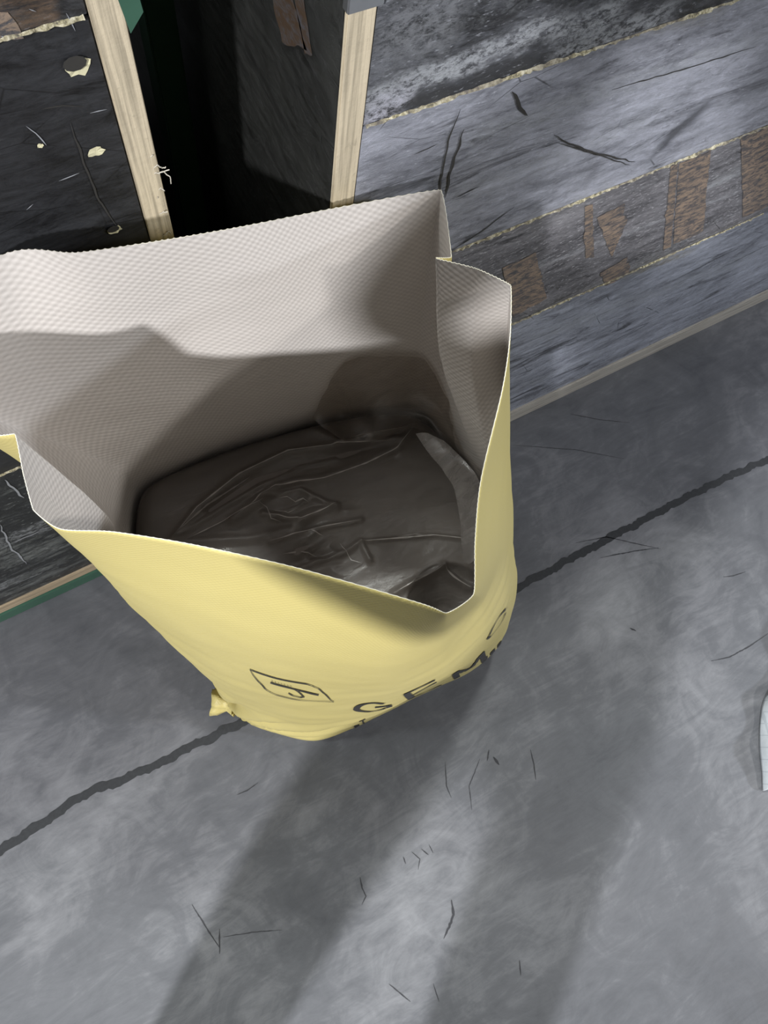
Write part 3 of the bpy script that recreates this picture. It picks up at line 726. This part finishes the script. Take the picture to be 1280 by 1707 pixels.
# finer ring for the film
def dens(R, k): 
    n = len(R); x = np.arange(n*k)/k; i = x.astype(int); f = (x-i)[:, None]; return R[i % n]*(1-f)+R[(i+1) % n]*f
keep(disc_sheet('lying_sheet', dens(R2, 2), 150, film_z, M['film']), liner)
sheet = bpy.data.objects['lying_sheet']
sbvh = BVHTree.FromPolygons([Vector(v.co) for v in sheet.data.vertices], [tuple(p.vertices) for p in sheet.data.polygons])
M['fold'] = plain('fold_highlight_film', (0.30, 0.275, 0.255), 0.3, nscale=60, var=0.3)  # paler colour for strips along the film folds, painting in their highlights
rc = random.Random(12)
extra = [px2([(462,835),(478,832),(492,840),(505,834),(515,842)]), px2([(432,842),(445,848),(452,868),(470,872)]), px2([(455,852),(480,858),(498,850)]), px2([(515,885),(540,895)]), px2([(470,925),(500,918),(530,930)]), px2([(565,905),(585,935),(603,940)]), px2([(660,897),(690,892),(712,896)]), px2([(300,888),(345,845),(420,795)]), px2([(310,900),(390,862),(440,838)])]
for pts in [ridges[i][0] for i in (0, 3, 4, 6, 8, 9, 11, 12)]+extra:
    P = [Vector((*p, 0)) for p in pts]; out = []
    for a, b in zip(P, P[1:]):
        n = max(2, int((b-a).length/0.003)); out += [a.lerp(b, i/n) for i in range(n)]
    out.append(P[-1]); vs = []; n = len(out)
    if n < 4: continue
    for i, p in enumerate(out):
        d = (out[min(i+1, n-1)]-out[max(i-1, 0)]).normalized(); sd = Vector((-d.y, d.x, 0)); wd = 0.0011*min(1, 4*min(i, n-1-i)/n)*(0.35+1.1*abs(noise.noise(p*60)))
        for k in (-1, 1):
            q = p+sd*k*wd; h = sbvh.ray_cast(Vector((q.x, q.y, 1)), Vector((0, 0, -1)))[0]
            vs.append(Vector((q.x, q.y, (h.z if h else liner.location.z)+0.0007+(float(liner.location.z) if False else 0))))
    keep(mesh_obj('crease_highlight', vs, [(2*i, 2*i+1, 2*i+3, 2*i+2) for i in range(n-1)], M['fold']), liner)
def patch(name, rowsP, mat, nu=60, nvv=40, amp=0.004, seed=1.0, fr=40):
    """cloth patch through rows of points; every row has the same number of points"""
    A = np.array(rowsP, float)
    def cat(C, n):
        m_ = len(C); x = np.linspace(0, m_-1-1e-6, n); i = x.astype(int); t = (x-i).reshape(-1, *([1]*(C.ndim-1)))
        P0, P1, P2, P3 = C[np.maximum(i-1, 0)], C[i], C[np.minimum(i+1, m_-1)], C[np.minimum(i+2, m_-1)]
        return 0.5*((2*P1)+(-P0+P2)*t+(2*P0-5*P1+4*P2-P3)*t*t+(-P0+3*P1-3*P2+P3)*t**3)
    A = cat(A, nvv); A = cat(A.transpose(1, 0, 2), nu).transpose(1, 0, 2)
    vs = []
    for r in A:
        for p in r:
            q = Vector(p); n1 = noise.noise(q*fr+Vector((seed, 0, 0))); n2 = noise.noise(q*fr*0.5+Vector((0, seed, 0)))
            vs.append(q+Vector((n1, n2, abs(n1)+n2))*amp)
    fs = [(j*nu+i, j*nu+i+1, (j+1)*nu+i+1, (j+1)*nu+i) for j in range(nvv-1) for i in range(nu-1)]
    return keep(mesh_obj(name, vs, fs, mat, smooth=True), liner)
def W_(x, y, z): return up(x, y, z)
# crumpled end of the liner standing up in the back right corner
def back(px, py, off=0.012):
    h = hit(px, py, bvh_in); v = (EYE-h).normalized(); return np.array(h+v*off)
patch('standing_end', [
  [W_(522, 694, .508), W_(565, 733, .512), W_(625, 735, .515), W_(690, 712, .52), W_(735, 745, .52), W_(775, 775, .525)],
  [back(530, 672), back(572, 690, .03), W_(628, 700, .545), W_(690, 690, .545), W_(735, 720, .55), back(758, 742, .01)],
  [back(548, 640), back(578, 650, .03), back(632, 650, .05), back(690, 655, .035), back(725, 672, .02), back(752, 705, .012)],
  [back(575, 606), back(600, 598, .012), back(640, 594, .016), back(690, 592, .012), back(722, 618, .010), back(745, 668, .010)]],
  M['film2'], amp=0.0045, seed=3.0, fr=34, nu=80, nvv=56)
# doubled flap of liner folded over at the right
patch('folded_flap', [
  [W_(693, 722, .535), W_(712, 722, .545), W_(738, 735, .555)],
  [W_(722, 765, .535), W_(750, 760, .55), W_(778, 772, .56)],
  [W_(755, 812, .535), W_(778, 800, .555), W_(800, 806, .57)],
  [W_(766, 860, .53), W_(784, 858, .555), W_(801, 862, .57)],
  [W_(772, 935, .525), W_(782, 940, .55), W_(796, 930, .56)]], M['film3'], amp=0.002, seed=8.0, fr=40, nu=30, nvv=60)

# ------------------------------------------------------------------ white woven sack at the right
def mat_sack():
    t = MT('white_sack_cloth'); br = t.n('ShaderNodeTexBrick'); t.link(t.obj(rot=(0, 0, 0.6)), br.inputs['Vector'])
    for k, v in (('Scale', 1.0), ('Mortar Size', 0.0012), ('Brick Width', 0.016), ('Row Height', 0.022), ('Mortar Smooth', 0.4)): br.inputs[k].default_value = v
    br.offset = 0; f = t.noise(t.obj(), 60, 6, 0.7); c = t.mix(f, (0.50, 0.54, 0.58), (0.70, 0.74, 0.78)); c = t.mix(t.math('MULTIPLY', br.outputs['Fac'], 0.5), c, (0.36, 0.40, 0.44))
    return t.set(Base_Color=c, Roughness=0.5, Normal=t.bump(f, 0.4, 0.002))
M['sack'] = mat_sack()
def white_sack():
    out = [up(x, y, 0)[:2] for x, y in ((1300, 1120), (1272, 1165), (1265, 1205), (1264, 1250), (1268, 1290), (1269, 1318), (1290, 1312))]
    out += [np.array(p) for p in ((0.95, -0.56), (1.15, -0.55), (1.32, -0.42), (1.30, -0.22), (1.12, -0.15))]
    out = np.array(out); C = out.mean(0); n = len(out); k = 16; ring = []
    for i in range(n):
        for j in range(k):
            t = j/k; P0, P1, P2, P3 = out[i-1], out[i], out[(i+1) % n], out[(i+2) % n]
            ring.append(P1*(1-t)+P2*t if i in (4, 5) else 0.5*((2*P1)+(-P0+P2)*t+(2*P0-5*P1+4*P2-P3)*t*t+(-P0+3*P1-3*P2+P3)*t**3))
    ring = np.array(ring); nn = len(ring); prof = [(1.0, 0.001), (1.0, 0.012), (0.985, 0.03), (0.94, 0.055), (0.85, 0.075), (0.7, 0.09), (0.45, 0.10), (0.2, 0.104), (0.02, 0.105)]
    vs = []
    for r, z in prof:
        for p in ring:
            q = C+(p-C)*r; h = z*(0.55+0.25*noise.noise(Vector((q[0]*7, q[1]*7, 0)))+0.12*math.sin(q[1]*60+q[0]*20)*(z > 0.01))
            vs.append((q[0], q[1], h+0.0015))
    fs = [(i*nn+j, i*nn+(j+1) % nn, (i+1)*nn+(j+1) % nn, (i+1)*nn+j) for i in range(len(prof)-1) for j in range(nn)]
    fs += [tuple((len(prof)-1)*nn+j for j in range(nn)), tuple(reversed(range(nn)))]
    o = mesh_obj('white_sack', vs, fs, M['sack'], smooth=True)
    o['label'] = 'white woven sack lying on the floor at the right edge'; o['category'] = 'sack'
white_sack()

# ------------------------------------------------------------------ the person taking the picture (behind and below the camera)
CX, CU, CBk = Vector(ROT[:, 0]), Vector(-ROT[:, 1]), Vector(-ROT[:, 2])
def camp(x, y, z): return EYE + CX*x + CU*y + CBk*z
M['phone'] = plain('black_phone_glass', (0.02, 0.02, 0.022), 0.2)
phone = empty('phone', camp(0, -0.04, 0.008), 'black phone held up in both hands above the yellow bag', 'phone')
bm = box_bm(-0.037, 0.037, -0.115, 0.035, 0.006, 0.0135, 0.002)
for v in bm.verts: v.co = camp(*v.co) - phone.location
bm_obj('case', bm, M['phone'], phone)
M['skin'] = plain('skin', (0.50, 0.32, 0.24), 0.55, nscale=30, var=0.05)
M['coat'] = plain('dark_jacket_cloth', (0.03, 0.035, 0.05), 0.8); M['trous'] = plain('dark_trouser_cloth', (0.035, 0.035, 0.04), 0.85)
M['hair'] = plain('black_hair', (0.012, 0.011, 0.01), 0.5); M['shoe'] = plain('black_shoe', (0.02, 0.02, 0.02), 0.5)
def skin_mesh(name, nodes, edges, mat, parent, root=0, sub=2):
    names = list(nodes); me = bpy.data.meshes.new(name)
    me.from_pydata([tuple(nodes[k][0]) for k in names], [(names.index(a), names.index(b)) for a, b in edges], [])
    o = bpy.data.objects.new(name, me); COL.objects.link(o)
    o.modifiers.new('s', 'SKIN'); 
    if not me.skin_vertices: me.attributes.new
    for i, k in enumerate(names):
        sv = me.skin_vertices[0].data[i]; r = nodes[k][1]; sv.radius = r if isinstance(r, tuple) else (r, r); sv.use_root = (i == root)
    o.modifiers.new('d', 'SUBSURF').levels = sub
    dg = bpy.context.evaluated_depsgraph_get(); m2 = bpy.data.meshes.new_from_object(o.evaluated_get(dg))
    m2.materials.clear(); m2.materials.append(mat); m2.polygons.foreach_set('use_smooth', [True]*len(m2.polygons))
    bpy.data.objects.remove(o); q = bpy.data.objects.new(name, m2); COL.objects.link(q)
    return keep(q, parent) if parent else q
PF = Vector((0.78, 0.63, 0)); PR = Vector((0.63, -0.78, 0)); PC = Vector((-0.36, -0.66, 0))
def B3(f, r, z): return PC+PF*f+PR*r+Vector((0, 0, z))
person = empty('person', PC, 'person in dark jacket and trousers leaning forward, holding up a black phone', 'person')
hL, hR = camp(-0.048, -0.085, 0.012), camp(0.048, -0.085, 0.012)
wL, wR = hL+CU*-0.09+CBk*0.05-CX*0.02, hR+CU*-0.09+CBk*0.05+CX*0.02
sL, sR = B3(0.10, -0.19, 1.36), B3(0.10, 0.19, 1.36)
def elbow(s, w, side): return (s+w)/2+Vector((0, 0, -0.13))+PR*side*0.12
eL, eR = elbow(sL, wL, -1), elbow(sR, wR, 1)
body = {'pelvis': (B3(0, 0, .92), .10), 'belly': (B3(.02, 0, 1.08), .10), 'chest': (B3(.08, 0, 1.28), .11), 'neck': (B3(.15, 0, 1.44), .05), 'skull0': (B3(.20, 0, 1.52), .062), 'head': (B3(.225, 0, 1.60), .082), 'top': (B3(.225, 0, 1.67), .06),
        'shL': (sL, .055), 'elL': (eL, .040), 'wrL': (wL, .026), 'haL': (hL, .028), 'shR': (sR, .055), 'elR': (eR, .040), 'wrR': (wR, .026), 'haR': (hR, .028)}
be = [('pelvis', 'belly'), ('belly', 'chest'), ('chest', 'neck'), ('neck', 'skull0'), ('skull0', 'head'), ('head', 'top'), ('chest', 'shL'), ('shL', 'elL'), ('elL', 'wrL'), ('wrL', 'haL'), ('chest', 'shR'), ('shR', 'elR'), ('elR', 'wrR'), ('wrR', 'haR')]
for sd, n in ((-1, 'L'), (1, 'R')):
    kn, an = (-.19, -.24) if sd < 0 else (.135, .175)
    body['hip'+n] = (B3(0, sd*.10, .86), .085); body['knee'+n] = (B3(.03, kn, .48), .058); body['ank'+n] = (B3(-.01, an, .09), .036); body['toe'+n] = (B3(.13, an+sd*.02, .035), .030)
    be += [('pelvis', 'hip'+n), ('hip'+n, 'knee'+n), ('knee'+n, 'ank'+n), ('ank'+n, 'toe'+n)]
    h = hL if n == 'L' else hR
    for i, (dy, ln) in enumerate(((0.036, .030), (0.012, .034), (-0.012, .032), (-0.034, .026))):     # fingers wrap over the front edge of the phone
        a = h+CU*dy*0.8; k = 'f%d%s' % (i, n)
        body[k+'a'] = (a+CX*sd*0.012-CBk*0.006, .0085); body[k+'b'] = (a-CX*sd*0.006-CBk*0.013, .008); body[k+'c'] = (a-CX*sd*ln*0.7-CBk*0.012, .007)
        be += [('ha'+n, k+'a'), (k+'a', k+'b'), (k+'b', k+'c')]
    body['t'+n+'a'] = (h+CBk*0.014+CU*0.015, .010); body['t'+n+'b'] = (h+CBk*0.016+CU*0.035-CX*sd*0.015, .009); be += [('ha'+n, 't'+n+'a'), ('t'+n+'a', 't'+n+'b')]
skin_mesh('body', body, be, M['skin'], person)
jk = {k: (body[k][0]+Vector((0, 0, .06 if k == 'pelvis' else 0)), r) for k, r in (('pelvis', .145), ('belly', .125), ('chest', .125), ('neck', .075), ('shL', .070), ('elL', .052), ('wrL', .038), ('shR', .070), ('elR', .055), ('wrR', .042))}
jk['hem'] = (B3(0, 0, .935), .115)
skin_mesh('jacket', jk, [('pelvis', 'hem'), ('pelvis', 'belly'), ('belly', 'chest'), ('chest', 'neck'), ('chest', 'shL'), ('shL', 'elL'), ('elL', 'wrL'), ('chest', 'shR'), ('shR', 'elR'), ('elR', 'wrR')], M['coat'], person)
tr = {'waist': (B3(0, 0, 1.04), .115), 'pelvis': (B3(0, 0, .97), .125)}
te = [('pelvis', 'waist')]
for n in 'LR':
    tr['hip'+n] = (body['hip'+n][0]+Vector((0, 0, .03)), .105); tr['knee'+n] = (body['knee'+n][0], .100); tr['ank'+n] = (body['ank'+n][0]+Vector((0, 0, .02)), .085)
    te += [('pelvis', 'hip'+n), ('hip'+n, 'knee'+n), ('knee'+n, 'ank'+n)]
skin_mesh('trousers', tr, te, M['trous'], person)
for n, sd, an in (('L', -1, -.24), ('R', 1, .175)):
    skin_mesh('shoe', {'a': (B3(-.05, an, .045), .043), 'b': (B3(.05, an+sd*.01, .045), .046), 'c': (B3(.16, an+sd*.025, .038), .036)}, [('a', 'b'), ('b', 'c')], M['shoe'], person)
bm = bmesh.new(); bmesh.ops.create_uvsphere(bm, u_segments=32, v_segments=20, radius=1)
hc0 = B3(.215, 0, 1.615)
bmesh.ops.delete(bm, geom=[v for v in bm.verts if v.co.x > 0.55 and v.co.z < 0.45 or v.co.z < -0.75], context='VERTS')
for v in bm.verts:
    c_ = v.co.copy(); v.co = PF*c_.x*0.105+PR*c_.y*0.098+Vector((0, 0, c_.z*0.115)) + hc0
keep(bm_obj('hair', bm, M['hair'], None, True), person)
# face: nose, mouth, ears
hc = B3(.225, 0, 1.60)
skin_mesh('nose', {'a': (hc+PF*.078+Vector((0, 0, .012)), .008), 'b': (hc+PF*.096+Vector((0, 0, -.018)), .012)}, [('a', 'b')], M['skin'], person)
for sd in (-1, 1):
    skin_mesh('ear', {'a': (hc+PR*sd*.084+Vector((0, 0, .012)), .012), 'b': (hc+PR*sd*.086+Vector((0, 0, -.018)), .010)}, [('a', 'b')], M['skin'], person)
    skin_mesh('eye', {'a': (hc+PF*.074+PR*sd*.030+Vector((0, 0, .004)), .009), 'b': (hc+PF*.074+PR*sd*.034+Vector((0, 0, .004)), .008)}, [('a', 'b')], M['hair'], person)
